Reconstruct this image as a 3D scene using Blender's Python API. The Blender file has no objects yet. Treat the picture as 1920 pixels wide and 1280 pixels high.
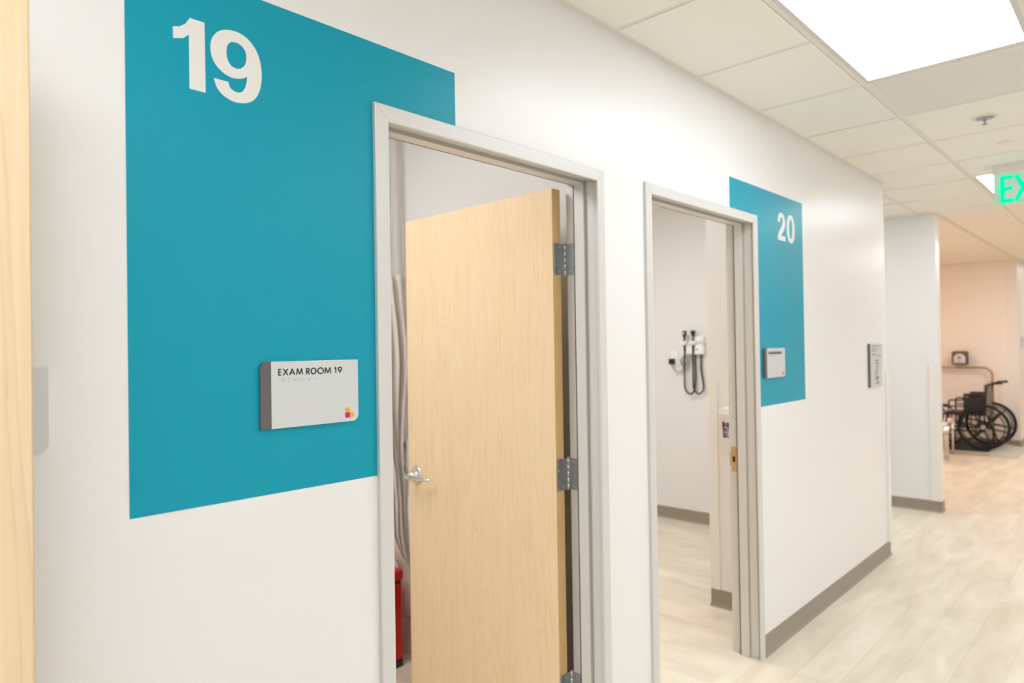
import bpy, bmesh, math, random
from mathutils import Vector, Matrix
random.seed(4)
S = bpy.context.scene
COL = S.collection
PI = math.pi

# ------------------------------------------------------------------ materials
def mat(name, col, rough=.5, metal=0., spec=.5, bump=0., bscale=200., coat=0.):
    m = bpy.data.materials.new(name); m.use_nodes = True
    nt = m.node_tree; b = nt.nodes['Principled BSDF']
    b.inputs['Base Color'].default_value = (*col, 1)
    b.inputs['Roughness'].default_value = rough
    b.inputs['Metallic'].default_value = metal
    b.inputs['Specular IOR Level'].default_value = spec
    b.inputs['Coat Weight'].default_value = coat
    tc = nt.nodes.new('ShaderNodeTexCoord')
    n = nt.nodes.new('ShaderNodeTexNoise'); n.inputs['Scale'].default_value = bscale
    n.inputs['Detail'].default_value = 3
    nt.links.new(tc.outputs['Object'], n.inputs['Vector'])
    if bump:
        bp = nt.nodes.new('ShaderNodeBump'); bp.inputs['Strength'].default_value = bump
        bp.inputs['Distance'].default_value = .001
        nt.links.new(n.outputs['Fac'], bp.inputs['Height']); nt.links.new(bp.outputs['Normal'], b.inputs['Normal'])
    # tiny colour variation keeps every material procedural
    mx = nt.nodes.new('ShaderNodeMix'); mx.data_type = 'RGBA'
    mx.inputs[6].default_value = (*[c*.975 for c in col], 1); mx.inputs[7].default_value = (*[min(1, c*1.02) for c in col], 1)
    nt.links.new(n.outputs['Fac'], mx.inputs[0]); nt.links.new(mx.outputs[2], b.inputs['Base Color'])
    return m

def emit(name, col, strength):
    m = bpy.data.materials.new(name); m.use_nodes = True
    nt = m.node_tree; nt.nodes.clear()
    o = nt.nodes.new('ShaderNodeOutputMaterial'); e = nt.nodes.new('ShaderNodeEmission')
    e.inputs[0].default_value = (*col, 1); e.inputs[1].default_value = strength
    nt.links.new(e.outputs[0], o.inputs[0]); return m

def wood(name, light, dark, sc=1., rough=.38, axis=2):
    m = bpy.data.materials.new(name); m.use_nodes = True
    nt = m.node_tree; N = nt.nodes; L = nt.links; b = N['Principled BSDF']
    tc = N.new('ShaderNodeTexCoord')
    mp = N.new('ShaderNodeMapping'); s = [7*sc]*3; s[axis] = .55*sc; mp.inputs['Scale'].default_value = s
    L.new(tc.outputs['Object'], mp.inputs[0])
    n1 = N.new('ShaderNodeTexNoise'); n1.inputs['Scale'].default_value = 1.6; n1.inputs['Detail'].default_value = 5; n1.inputs['Distortion'].default_value = 1.1
    L.new(mp.outputs[0], n1.inputs['Vector'])
    mp2 = N.new('ShaderNodeMapping'); s = [110*sc]*3; s[axis] = 3.0*sc; mp2.inputs['Scale'].default_value = s
    L.new(tc.outputs['Object'], mp2.inputs[0])
    n2 = N.new('ShaderNodeTexNoise'); n2.inputs['Scale'].default_value = 1.; n2.inputs['Detail'].default_value = 3
    L.new(mp2.outputs[0], n2.inputs['Vector'])
    # cathedral figure: bands of the broad noise
    mu = N.new('ShaderNodeMath'); mu.operation = 'MULTIPLY'; mu.inputs[1].default_value = 9.
    L.new(n1.outputs['Fac'], mu.inputs[0])
    fr = N.new('ShaderNodeMath'); fr.operation = 'FRACT'; L.new(mu.outputs[0], fr.inputs[0])
    pw = N.new('ShaderNodeMath'); pw.operation = 'POWER'; pw.inputs[1].default_value = 5.; L.new(fr.outputs[0], pw.inputs[0])
    m1 = N.new('ShaderNodeMath'); m1.operation = 'MULTIPLY_ADD'; m1.inputs[1].default_value = .34
    L.new(pw.outputs[0], m1.inputs[0])
    m2 = N.new('ShaderNodeMath'); m2.operation = 'MULTIPLY'; m2.inputs[1].default_value = .55
    L.new(n2.outputs['Fac'], m2.inputs[0]); L.new(m2.outputs[0], m1.inputs[2])
    m3 = N.new('ShaderNodeMath'); m3.operation = 'MULTIPLY_ADD'; m3.inputs[1].default_value = .35
    L.new(n1.outputs['Fac'], m3.inputs[0]); L.new(m1.outputs[0], m3.inputs[2])
    r = N.new('ShaderNodeValToRGB'); r.color_ramp.elements[0].position = .25; r.color_ramp.elements[0].color = (*light, 1)
    r.color_ramp.elements[1].position = .85; r.color_ramp.elements[1].color = (*dark, 1)
    L.new(m3.outputs[0], r.inputs[0]); L.new(r.outputs[0], b.inputs['Base Color'])
    b.inputs['Roughness'].default_value = rough
    return m

def planks(name, rot):
    m = bpy.data.materials.new(name); m.use_nodes = True
    nt = m.node_tree; N = nt.nodes; L = nt.links; b = N['Principled BSDF']
    tc = N.new('ShaderNodeTexCoord'); mp = N.new('ShaderNodeMapping'); mp.inputs['Rotation'].default_value = (0, 0, rot)
    L.new(tc.outputs['Object'], mp.inputs[0])
    br = N.new('ShaderNodeTexBrick'); br.offset = .37; br.inputs['Scale'].default_value = 1.
    br.inputs['Brick Width'].default_value = 1.22; br.inputs['Row Height'].default_value = .18
    br.inputs['Mortar Size'].default_value = .0009; br.inputs['Mortar Smooth'].default_value = .3
    br.inputs['Color1'].default_value = (.85, .78, .655, 1); br.inputs['Color2'].default_value = (.80, .71, .575, 1)
    br.inputs['Mortar'].default_value = (.62, .51, .37, 1)
    L.new(mp.outputs[0], br.inputs['Vector'])
    mp2 = N.new('ShaderNodeMapping'); mp2.inputs['Scale'].default_value = (.9, 3.4, 1); L.new(mp.outputs[0], mp2.inputs[0])
    n = N.new('ShaderNodeTexNoise'); n.inputs['Scale'].default_value = 2.2; n.inputs['Detail'].default_value = 6; n.inputs['Distortion'].default_value = .6
    L.new(mp2.outputs[0], n.inputs['Vector'])
    r = N.new('ShaderNodeValToRGB'); r.color_ramp.elements[0].position = .32; r.color_ramp.elements[0].color = (.86, .84, .805, 1)
    r.color_ramp.elements[1].position = .68; r.color_ramp.elements[1].color = (1.04, 1.04, 1.04, 1)
    L.new(n.outputs['Fac'], r.inputs[0])
    mx = N.new('ShaderNodeMix'); mx.data_type = 'RGBA'; mx.blend_type = 'MULTIPLY'; mx.inputs[0].default_value = 1
    L.new(br.outputs['Color'], mx.inputs[6]); L.new(r.outputs[0], mx.inputs[7]); L.new(mx.outputs[2], b.inputs['Base Color'])
    b.inputs['Roughness'].default_value = .42
    return m

def perforated(name):
    m = bpy.data.materials.new(name); m.use_nodes = True
    nt = m.node_tree; N = nt.nodes; L = nt.links; b = N['Principled BSDF']
    tc = N.new('ShaderNodeTexCoord'); mp = N.new('ShaderNodeMapping'); mp.inputs['Scale'].default_value = (150, 150, 0)
    L.new(tc.outputs['Object'], mp.inputs[0])
    v = N.new('ShaderNodeTexVoronoi'); v.inputs['Scale'].default_value = 1; v.inputs['Randomness'].default_value = 0
    L.new(mp.outputs[0], v.inputs['Vector'])
    r = N.new('ShaderNodeValToRGB'); r.color_ramp.elements[0].position = .24; r.color_ramp.elements[0].color = (.42, .41, .39, 1)
    r.color_ramp.elements[1].position = .28; r.color_ramp.elements[1].color = (.90, .88, .85, 1)
    L.new(v.outputs['Distance'], r.inputs[0]); L.new(r.outputs[0], b.inputs['Base Color']); b.inputs['Roughness'].default_value = .6
    return m

M = dict(
    wall=mat('wall_paint', (.86, .85, .84), .33, bump=.12, bscale=260),
    wall2=mat('room_wall_paint', (.83, .815, .80), .5, bump=.12, bscale=260),
    orange=mat('orange_wall_paint', (.94, .55, .26), .55),
    peach=mat('alcove_wall_paint', (.92, .865, .82), .55),
    teal=mat('teal_vinyl', (.0, .335, .465), .31, spec=.28, bump=.25, bscale=420),
    white=mat('white_vinyl', (.84, .82, .79), .36, bump=.15, bscale=400),
    tile=mat('ceiling_tile', (.92, .90, .845), .9, bump=.5, bscale=500),
    tee=mat('ceiling_grid_paint', (.82, .79, .73), .5),
    alum=mat('satin_aluminium_paint', (.70, .69, .67), .36, .12),
    groove=mat('dark_gasket', (.10, .09, .08), .7),
    gasket=mat('grey_gasket', (.42, .40, .37), .6),
    maple=wood('maple_veneer', (.93, .73, .48), (.84, .60, .34)),
    maple_near=wood('maple_veneer_pale', (.93, .74, .50), (.80, .56, .31), .8),
    mapleedge=wood('maple_edge', (.76, .52, .24), (.66, .43, .18), 1.5),
    base=mat('taupe_cove_base', (.33, .285, .23), .5),
    guard=mat('corner_guard_vinyl', (.86, .83, .79), .32),
    steel=mat('brushed_steel', (.42, .43, .44), .34, .85),
    screw=mat('screw_steel', (.62, .62, .62), .25, .9),
    chrome=mat('satin_chrome', (.80, .79, .77), .22, 1.),
    brass=mat('strike_bronze', (.62, .42, .24), .35, .6),
    plaque=mat('brushed_sign_face', (.66, .68, .69), .36, .2, bump=.1, bscale=900),
    plaquestrip=mat('sign_side_strip', (.125, .115, .105), .45),
    ink=mat('black_raised_text', (.012, .011, .011), .5),
    dot=mat('braille_dot', (.12, .12, .12), .4),
    yellow=mat('logo_orange', (.90, .42, .02), .5), pink=mat('logo_magenta', (.62, .0, .22), .5),
    red=mat('red_bin_steel', (.66, .006, .006), .28), redlid=mat('red_bin_lid', (.66, .012, .014), .3),
    black=mat('black_plastic', (.015, .014, .014), .42), rubber=mat('black_rubber', (.012, .012, .012), .6),
    vinylblack=mat('black_upholstery', (.014, .012, .011), .5),
    greyfab=mat('grey_upholstery', (.20, .18, .16), .6),
    fabric=mat('beige_curtain_fabric', (.84, .77, .715), .85, bump=.4, bscale=350),
    whiteplastic=mat('white_plastic', (.92, .92, .93), .35),
    pinkplastic=mat('pale_dispenser_plastic', (.80, .74, .70), .35),
    greycord=mat('grey_cord', (.48, .45, .42), .5),
    navy=mat('navy_logo', (.02, .02, .12), .45), crimson=mat('red_logo', (.60, .02, .06), .45),
    scalemetal=mat('scale_platform_metal', (.50, .47, .40), .4, .3), ramp=mat('scale_ramp_plate', (.58, .58, .52), .45, .2),
    rail=mat('champagne_tube', (.50, .36, .24), .3, .7), display=mat('display_housing', (.13, .085, .06), .45),
    dial=mat('display_face', (.75, .72, .72), .4), blue=mat('dial_print', (.05, .08, .35), .5),
    cream=mat('cream_upholstery', (.78, .70, .60), .5),
    trofferframe=mat('troffer_frame_paint', (.70, .68, .65), .45),
    floor=planks('blond_planks', 0), floor2=planks('blond_planks_room', PI/2),
    perf=perforated('perforated_grille'),
    lens=emit('troffer_lens', (.90, .965, 1.04), 3.3),
    lens_room=emit('room_troffer_lens', (.95, .97, 1.0), 6.2), lens_room2=emit('room_troffer_lens_b', (.97, .97, .98), 7.2),
    lens_warm=emit('warm_lens', (1, .90, .83), 6.8),
    exitgreen=emit('exit_letters', (.0, 1., .52), .46),
    exitedge=emit('exit_edge', (.20, 1., .62), .40),
)
def mesh_mat():
    m = bpy.data.materials.new('curtain_mesh_netting'); m.use_nodes = True
    nt = m.node_tree; N = nt.nodes; L = nt.links; b = N['Principled BSDF']; b.inputs['Base Color'].default_value = (.80, .76, .72, 1); b.inputs['Roughness'].default_value = .8
    o = N['Material Output']; t = N.new('ShaderNodeBsdfTransparent'); mx = N.new('ShaderNodeMixShader')
    tc = N.new('ShaderNodeTexCoord'); mp = N.new('ShaderNodeMapping'); mp.inputs['Scale'].default_value = (110, 0, 110); L.new(tc.outputs['Object'], mp.inputs[0])
    v = N.new('ShaderNodeTexVoronoi'); v.inputs['Scale'].default_value = 1; v.inputs['Randomness'].default_value = 0; L.new(mp.outputs[0], v.inputs['Vector'])
    g = N.new('ShaderNodeMath'); g.operation = 'GREATER_THAN'; g.inputs[1].default_value = .40; L.new(v.outputs['Distance'], g.inputs[0])
    L.new(g.outputs[0], mx.inputs[0]); L.new(t.outputs[0], mx.inputs[1]); L.new(b.outputs[0], mx.inputs[2]); L.new(mx.outputs[0], o.inputs[0]); return m
M['net'] = mesh_mat()
def acrylic_mat():
    m = bpy.data.materials.new('edge_lit_acrylic'); m.use_nodes = True
    nt = m.node_tree; N = nt.nodes; L = nt.links; b = N['Principled BSDF']; b.inputs['Base Color'].default_value = (.70, .72, .64, 1); b.inputs['Roughness'].default_value = .15
    b.inputs['Emission Color'].default_value = (.1, 1, .55, 1); b.inputs['Emission Strength'].default_value = .04
    o = N['Material Output']; t = N.new('ShaderNodeBsdfTransparent'); mx = N.new('ShaderNodeMixShader'); mx.inputs[0].default_value = .90
    L.new(t.outputs[0], mx.inputs[1]); L.new(b.outputs[0], mx.inputs[2]); L.new(mx.outputs[0], o.inputs[0]); return m
M['acrylic'] = acrylic_mat()

# ------------------------------------------------------------------ mesh helpers
def B(): return bmesh.new()
def box(bm, x0, x1, y0, y1, z0, z1, bev=0, seg=2):
    x0, x1 = min(x0, x1), max(x0, x1); y0, y1 = min(y0, y1), max(y0, y1); z0, z1 = min(z0, z1), max(z0, z1)
    t = bmesh.new(); bmesh.ops.create_cube(t, size=1)
    for v in t.verts: v.co = Vector(((x0+x1)/2+v.co.x*(x1-x0), (y0+y1)/2+v.co.y*(y1-y0), (z0+z1)/2+v.co.z*(z1-z0)))
    if bev: bmesh.ops.bevel(t, geom=t.edges[:], offset=min(bev, .45*min(x1-x0, y1-y0, z1-z0)), segments=seg, affect='EDGES', profile=.5)
    merge(bm, t); return bm
def merge(bm, t, mtx=None):
    if mtx is not None: t.transform(mtx)
    vs = [bm.verts.new(v.co) for v in t.verts]; t.verts.index_update()
    for f in t.faces:
        try: nf = bm.faces.new([vs[v.index] for v in f.verts]); nf.smooth = f.smooth
        except ValueError: pass
    t.free()
def tube(bm, pts, r, n=12, closed=False, caps=True):
    pts = [Vector(p) for p in pts]; k = len(pts); rings = []
    prev = None
    for i, p in enumerate(pts):
        if closed: d = pts[(i+1) % k]-pts[i-1]
        else: d = pts[min(i+1, k-1)]-pts[max(i-1, 0)]
        d.normalize()
        if prev is None:
            a = Vector((0, 0, 1)) if abs(d.z) < .9 else Vector((1, 0, 0)); u = d.cross(a).normalized()
        else: u = (prev-d*prev.dot(d)).normalized()
        prev = u; w = d.cross(u); rr = r[i] if isinstance(r, (list, tuple)) else r
        rings.append([bm.verts.new(p+(u*math.cos(2*PI*j/n)+w*math.sin(2*PI*j/n))*rr) for j in range(n)])
    for i in range(k if closed else k-1):
        a, b = rings[i], rings[(i+1) % k]
        for j in range(n):
            f = bm.faces.new([a[j], a[(j+1) % n], b[(j+1) % n], b[j]]); f.smooth = True
    if not closed and caps:
        bm.faces.new(rings[0]); bm.faces.new(rings[-1][::-1])
    return bm
def cyl(bm, a, b, r, n=20): return tube(bm, [a, b], r, n)
def lathe(bm, prof, mtx, n=28):
    # prof (r, h) about local Z
    t = bmesh.new(); rings = []
    for r, h in prof: rings.append([t.verts.new((r*math.cos(2*PI*j/n), r*math.sin(2*PI*j/n), h)) for j in range(n)])
    for a, b in zip(rings, rings[1:]):
        for j in range(n): f = t.faces.new([a[j], a[(j+1) % n], b[(j+1) % n], b[j]]); f.smooth = True
    t.faces.new(rings[0][::-1]); t.faces.new(rings[-1]); merge(bm, t, mtx)
def prism(bm, pts, hole, y0, y1, plane='xz', seg=0):
    """outline in (a, b) with optional hole, extruded between y0 and y1 along the remaining axis"""
    def P(a, b, c): return (a, c, b) if plane == 'xz' else ((c, a, b) if plane == 'yz' else (a, b, c))
    t = bmesh.new(); loops = [pts] + ([hole] if hole else []); edges = []
    for lp in loops:
        vs = [t.verts.new(P(a, b, y0)) for a, b in lp]
        for i in range(len(vs)): edges.append(t.edges.new((vs[i], vs[(i+1) % len(vs)])))
    bmesh.ops.triangle_fill(t, edges=edges, use_beauty=True)
    ext = bmesh.ops.extrude_face_region(t, geom=t.faces[:])
    d = Vector(P(0, 0, y1-y0))
    for v in [g for g in ext['geom'] if isinstance(g, bmesh.types.BMVert)]: v.co += d
    merge(bm, t)
def obj(name, bm, m, parent=None, smooth=None, loc=None):
    bmesh.ops.recalc_face_normals(bm, faces=bm.faces[:])
    me = bpy.data.meshes.new(name); bm.to_mesh(me); bm.free(); me.materials.append(m)
    o = bpy.data.objects.new(name, me); COL.objects.link(o)
    if smooth: 
        for p in me.polygons: p.use_smooth = True
    if parent is not None: o.parent = parent
    if loc: o.location = loc
    return o
def empty(name, loc=(0, 0, 0), rz=0):
    o = bpy.data.objects.new(name, None); COL.objects.link(o); o.location = loc; o.rotation_euler = (0, 0, rz)
    o.empty_display_size = .05; return o
def tag(o, label, cat, group=None):
    o['label'] = label; o['category'] = cat
    if group: o['group'] = group
    return o
def struct(o): o['kind'] = 'structure'; return o
def sbox(name, m, boxes, parent=None):
    bm = B()
    for b in boxes: box(bm, *b)
    o = obj(name, bm, m, parent)
    return struct(o) if parent is None else o
def dup(root):
    r = root.copy(); COL.objects.link(r)
    for ch in list(root.children):
        c = ch.copy(); COL.objects.link(c); c.parent = r
        for g in list(ch.children):
            d = g.copy(); COL.objects.link(d); d.parent = c
    return r
def catmull(pts, k=6):
    out = []; n = len(pts)
    for i in range(n):
        p0, p1, p2, p3 = [Vector(pts[(i+j-1) % n]) for j in range(4)]
        for s in range(k):
            t = s/k
            out.append(tuple(.5*((2*p1)+(-p0+p2)*t+(2*p0-5*p1+4*p2-p3)*t*t+(-p0+3*p1-3*p2+p3)*t**3)))
    return out
def catopen(pts, k=8):
    P = [Vector(p) for p in pts]; P = [2*P[0]-P[1]] + P + [2*P[-1]-P[-2]]; out = []
    for i in range(1, len(P)-2):
        p0, p1, p2, p3 = P[i-1:i+3]
        for s in range(k):
            t = s/k; out.append(.5*((2*p1)+(-p0+p2)*t+(2*p0-5*p1+4*p2-p3)*t*t+(-p0+3*p1-3*p2+p3)*t**3))
    out.append(P[-2]); return out

# ------------------------------------------------------------------ dimensions (metres)
H = 2.686          # corridor tile plane; the grid hangs to 2.680
HR = 2.76          # room ceilings
T = .14            # corridor wall thickness
F1 = (1.010, 1.986, 2.155); F2 = (2.258, 3.266, 2.163); FW = .042
XE = 5.46          # where the wall stops at the cross corridor
XP, XQ = 7.06, 7.20   # stub wall between cross corridor and alcove
XF = 12.02         # far wall of the alcove
YR = -3.55         # opposite wall of corridor

# ------------------------------------------------------------------ shell
def wall_with_doors():
    a1, b1, t1 = F1[0]+.015, F1[1]-.015, F1[2]-.015
    a2, b2, t2 = F2[0]+.015, F2[1]-.015, F2[2]-.015
    return [(-3, a1, 0, T, 0, HR), (a1, b1, 0, T, t1, HR), (b1, a2, 0, T, 0, HR), (a2, b2, 0, T, t2, HR), (b2, XE, 0, T, 0, HR)]
sbox('wall_left', M['wall'], wall_with_doors())
sbox('wall_right', M['wall'], [(-3, 16, YR-.1, YR, 0, HR)])
sbox('wall_near', M['wall'], [(-3.1, -3, YR-.1, T, 0, HR)])
sbox('wall_end', M['wall'], [(16, 16.1, YR-.1, .2, 0, HR)])
sbox('wall_beyond_alcove', M['wall'], [(XF, 16, 0, T, 0, HR)])
sbox('wall_stub', M['wall'], [(XP, XQ, 0, 3.9, 0, HR)])
sbox('wall_alcove_far', M['peach'], [(XF, XF+.1, T, 2.6, 0, HR)])
sbox('wall_alcove_side', M['orange'], [(XQ, XF, 2.5, 2.6, 0, HR)])
sbox('wall_room_partition', M['wall2'], [(2.16, 2.235, T, 3.2, 0, HR)])
sbox('wall_room_left', M['wall2'], [(-.8, -.7, T, 3.2, 0, HR)])
sbox('wall_room_back', M['wall2'], [(-.8, XE, 3.2, 3.3, 0, HR)])
sbox('wall_room_far', M['wall2'], [(5.37, XE, T, 3.2, 0, HR)])
sbox('wall_chase', M['wall2'], [(3.73, 5.37, T, .505, 0, HR)])
sbox('wall_cross_end', M['wall'], [(XE, XP, 3.8, 3.9, 0, HR)])
sbox('floor', M['floor'], [(-3.1, 16.1, YR-.1, T*.5, -.06, 0), (XE, XP, T*.5, 3.9, -.06, 0), (XQ-.14, XF+.1, T*.5, 2.6, -.06, 0)])
sbox('floor_rooms', M['floor2'], [(-.8, XE, T*.5, 3.3, -.06, 0)])
def tiles():
    out = []; ys = [0, -.50, -1.11, -1.72, -2.33, -2.94, -3.55]
    for k in range(-10, 20):
        xa = 3.28+.61*k; xb = xa+.61
        for i in range(6):
            if any(a < (xa+xb)/2 < b and j == i for a, b, j in [(2.05, 3.9, 1), (5.71, 6.95, 1), (-1.00, .23, 1), (9.37, 10.61, 1), (13.03, 14.3, 1), (2.05, 3.29, 4), (-1.61, -.38, 4), (.22, 1.44, 4), (3.88, 5.10, 4), (5.71, 6.94, 4)]): continue
            y1 = ys[i]-(.014 if i else .024); y0 = ys[i+1]+.014
            out.append((xa+.0125, xb-.0125, y0, y1, H-.010, H, .0015, 1))
    return out
c = sbox('ceiling', M['tile'], tiles()+[(-3.1, 16.1, YR-.1, 0, H, H+.05), (XE, XP, 0, 3.9, H, H+.05), (XQ, XF, 0, 2.6, H, H+.05)])
c2 = sbox('ceiling_rooms', M['tile'], [(-.8, XE, T, 3.3, HR, HR+.05)])

# grid of tees: y lines and x seams
yl = [-.50, -1.11, -1.72, -2.33, -2.94]
X0 = 3.28
seams = [X0+.61*k for k in range(-10, 21)]
bm = B()
for y in yl: box(bm, -3, 16, y-.012, y+.012, H-.006, H)
for x in seams:
    box(bm, x-.012, x+.012, YR, 0, H-.0055, H)
    if XE < x < XP: box(bm, x-.012, x+.012, 0, 3.8, H-.0055, H)
box(bm, XE, XP, .11-.012, .11+.012, H-.006, H)
obj('ceiling_grid', bm, M['tee'], c)
bm = B()
box(bm, -3, XE, -.022, 0, H-.006, H); box(bm, XF, 16, -.022, 0, H-.006, H)
box(bm, XP, XQ, -.022, 0, H-.006, H); box(bm, XP-.022, XP, 0, 3.8, H-.006, H); box(bm, XF-.022, XF, 0, 2.5, H-.006, H)
box(bm, XQ, XF, -.022, .022, H-.014, H)
obj('wall_angle', bm, M['tee'], c)

# cove base
def base(name, runs, m=M['base']):
    """runs (x0, y0, x1, y1, nx, ny): strip standing off the wall along n"""
    bm = B()
    prof = [(0, 0), (.014, 0), (.012, .004), (.006, .011), (.0035, .024), (.0035, .098), (.002, .101), (0, .101)]
    for x0, y0, x1, y1, nx, ny in runs:
        A = [bm.verts.new((x0+nx*d, y0+ny*d, z)) for d, z in prof]; C = [bm.verts.new((x1+nx*d, y1+ny*d, z)) for d, z in prof]
        for i in range(len(prof)): j = (i+1) % len(prof); bm.faces.new([A[i], A[j], C[j], C[i]])
        bm.faces.new(A[::-1]); bm.faces.new(C)
    return struct(obj(name, bm, m))
e = .0035
base('baseboard_left', [(-2.99, 0, F1[0], 0, 0, -1), (F1[1], 0, F2[0], 0, 0, -1), (F2[1], 0, XE+e, 0, 0, -1), (XE, -e, XE, T, 1, 0)])
base('baseboard_room_far', [(5.37, .505, 5.37, 3.2, -1, 0)])
base('baseboard_chase', [(3.73, T+.014, 3.73, .505+e, -1, 0), (3.73-e, .505, 5.36, .505, 0, 1)])
base('baseboard_partition', [(2.16, T+.05, 2.16, 3.2, -1, 0)])
base('baseboard_stub', [(XP, -e, XP, 3.8, -1, 0), (XP-e, 0, XQ+e, 0, 0, -1)])
base('baseboard_alcove', [(XF, .0, XF, 2.5, -1, 0), (XF-e, 0, 15.9, 0, 0, -1)])
base('baseboard_cross_corridor', [(XE, T, XE, 3.8, 1, 0)])

# corner guards: vinyl angle, one per outside corner
def guard(name, x, y, sx, sy, label, leg=.062, z0=.101, z1=1.33, t=.005):
    """corner at (x, y); legs run along sx*X and sy*Y, skin on the outside"""
    bm = B()
    pts = [(-t, -t), (leg, -t), (leg, 0), (0, 0), (0, leg), (-t, leg)]
    prism(bm, [(x+sx*a, y+sy*b) for a, b in pts], None, z0, z1, plane='xy')
    o = obj(name, bm, M['guard']); tag(o, label, 'corner guard', None); return o
guard('corner_guard', XE, 0, -1, 1, 'white vinyl corner guard on the near wall corner beside the wall map sign', t=.012)
guard('corner_guard', XP, 0, 1, 1, 'white vinyl corner guard on the stub wall in front of the wheelchair alcove', leg=.072, t=.011)
guard('corner_guard', 3.73, .505, 1, -1, 'cream vinyl corner guard inside exam room 20 beside the sanitizer dispenser', leg=.055, z1=1.318)
guard('corner_guard', XF, 0, 1, 1, 'white vinyl corner guard at the far right edge beyond the wheelchair')

# ------------------------------------------------------------------ door frames
def frame_bm(a0, a1, zt, prof):
    """sweep the jamb profile (a outward from the opening, y) up, over and down"""
    bm = B(); x0, x1, z1 = a0+FW, a1-FW, zt-FW
    st = []
    for a, y in prof:
        st.append([(x0-a, y, 0), (x0-a, y, z1+a), (x1+a, y, z1+a), (x1+a, y, 0)])
    V = [[bm.verts.new(p) for p in row] for row in st]
    n = len(V)
    for i in range(n):
        j = (i+1) % n
        for k in range(3): bm.faces.new([V[i][k], V[j][k], V[j][k+1], V[i][k+1]])
    bm.faces.new([V[i][0] for i in range(n)]); bm.faces.new([V[i][3] for i in range(n)][::-1])
    return bm
PROF = [(FW, .0), (FW, -.010), (FW-.002, -.012), (.002, -.012), (.0, -.010), (.0, -.002), (.012, -.002), (.012, .004), (.010, .006), (.010, .046),
        (.002, .050), (.000, .053), (.000, .092), (.002, .096), (.018, .097), (.018, .142), (.022, .147), (FW, .147), (FW, T), (.026, T), (.026, .0)]
def door_assembly(name, F, hinge_right, strike_z=None):
    r = struct(empty(name, ((F[0]+F[1])/2, 0, 0)))
    ox = -(F[0]+F[1])/2
    def P(nm, bm, m, parent=r):
        bmesh.ops.translate(bm, verts=bm.verts, vec=(ox, 0, 0)); return obj(nm, bm, m, parent)
    fr = P('door_frame', frame_bm(*F, PROF), M['alum'])
    # dark reveal between casing and jamb and the rubber seal against the stop
    P('casing_reveal', frame_bm(*F, [(.0015, -.0045), (.0105, -.0045), (.0105, .0045), (.0085, .0045), (.0015, -.0015)]), M['groove'], fr)
    P('door_seal', frame_bm(*F, [(.0105, .0445), (.0005, .0475), (.0005, .051), (.0105, .051)]), M['gasket'], fr)
    P('stop_joint', frame_bm(*F, [(.0175, .0955), (-.0005, .0935), (-.0005, .0955), (.0015, .0985), (.0175, .0985)]), M['groove'], fr)
    # mitre line on the casing face
    bm = B()
    for s, x in ((1, F[0]), (-1, F[1])):
        t = .0006
        prism(bm, [(x+s*.0015, F[2]-.0015-t), (x+s*.0015, F[2]-.0015+t), (x+s*(FW-.002), F[2]-FW+.002+t), (x+s*(FW-.002), F[2]-FW+.002-t)], None, -.0122, -.0115)
    P('mitre_joint', bm, M['gasket'], fr)
    return r, P, fr
D1, P1, _ = door_assembly('door_1', F1, True)
D2, P2, _ = door_assembly('door_2', F2, False)

def leaf(parent, pin, ang, L, z0, z1, m, side=-1, th=.044, lever=True, lz=.975, name='door_leaf', edge=True):
    """leaf in its own coordinates: pin at the origin, leaf runs to +Y, thickness between x=-.053 and -.009"""
    x0, x1 = -.064, -.020
    bm = B(); box(bm, x0, x1, .004, .004+L, z0, z1, .0015, 1)
    o = obj(name, bm, m, parent); o.location = pin; o.rotation_euler = (0, 0, ang)
    if edge:
        bm = B(); box(bm, x0+.0008, x1-.0008, .0035, .0042, z0+.001, z1-.001); box(bm, x0+.0008, x1-.0008, .004+L-.0002, .0045+L, z0+.001, z1-.001)
        eo = obj('edge_band', bm, M['mapleedge'], o)
    if lever:
        yc = .004+L-.062
        bm = B()
        for s, xf in ((-1, x0), (1, x1)):
            mt = Matrix.Translation((xf, yc, lz)) @ Matrix.Rotation(s*PI/2, 4, 'Y')
            lathe(bm, [(.0, 0), (.040, 0), (.0405, .003), (.038, .008), (.034, .0105), (.019, .011), (.0165, .014), (.0135, .020), (.0125, .040)], mt)
            c = [(xf+s*.018, yc, lz), (xf+s*.040, yc+.001, lz), (xf+s*.054, yc+.002, lz), (xf+s*.062, yc-.004, lz-.001), (xf+s*.0635, yc-.018, lz-.002),
                 (xf+s*.061, yc-.045, lz-.003), (xf+s*.056, yc-.082, lz-.003), (xf+s*.048, yc-.114, lz-.003), (xf+s*.037, yc-.140, lz-.003)]
            tube(bm, catopen(c, 5), [.0125]*8+[.0118]*6+[.0105]*10+[.009]*8+[.0075]*8+[.006]*1, 14)
        obj('lever_handle', bm, M['chrome'], o)
    return o
ox1 = (F1[0]+F1[1])/2
pin1 = (1.9600-ox1, .151, 0)
leaf(D1, pin1, math.radians(-1.6), .885, .018, 2.108, M['maple'])
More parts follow.
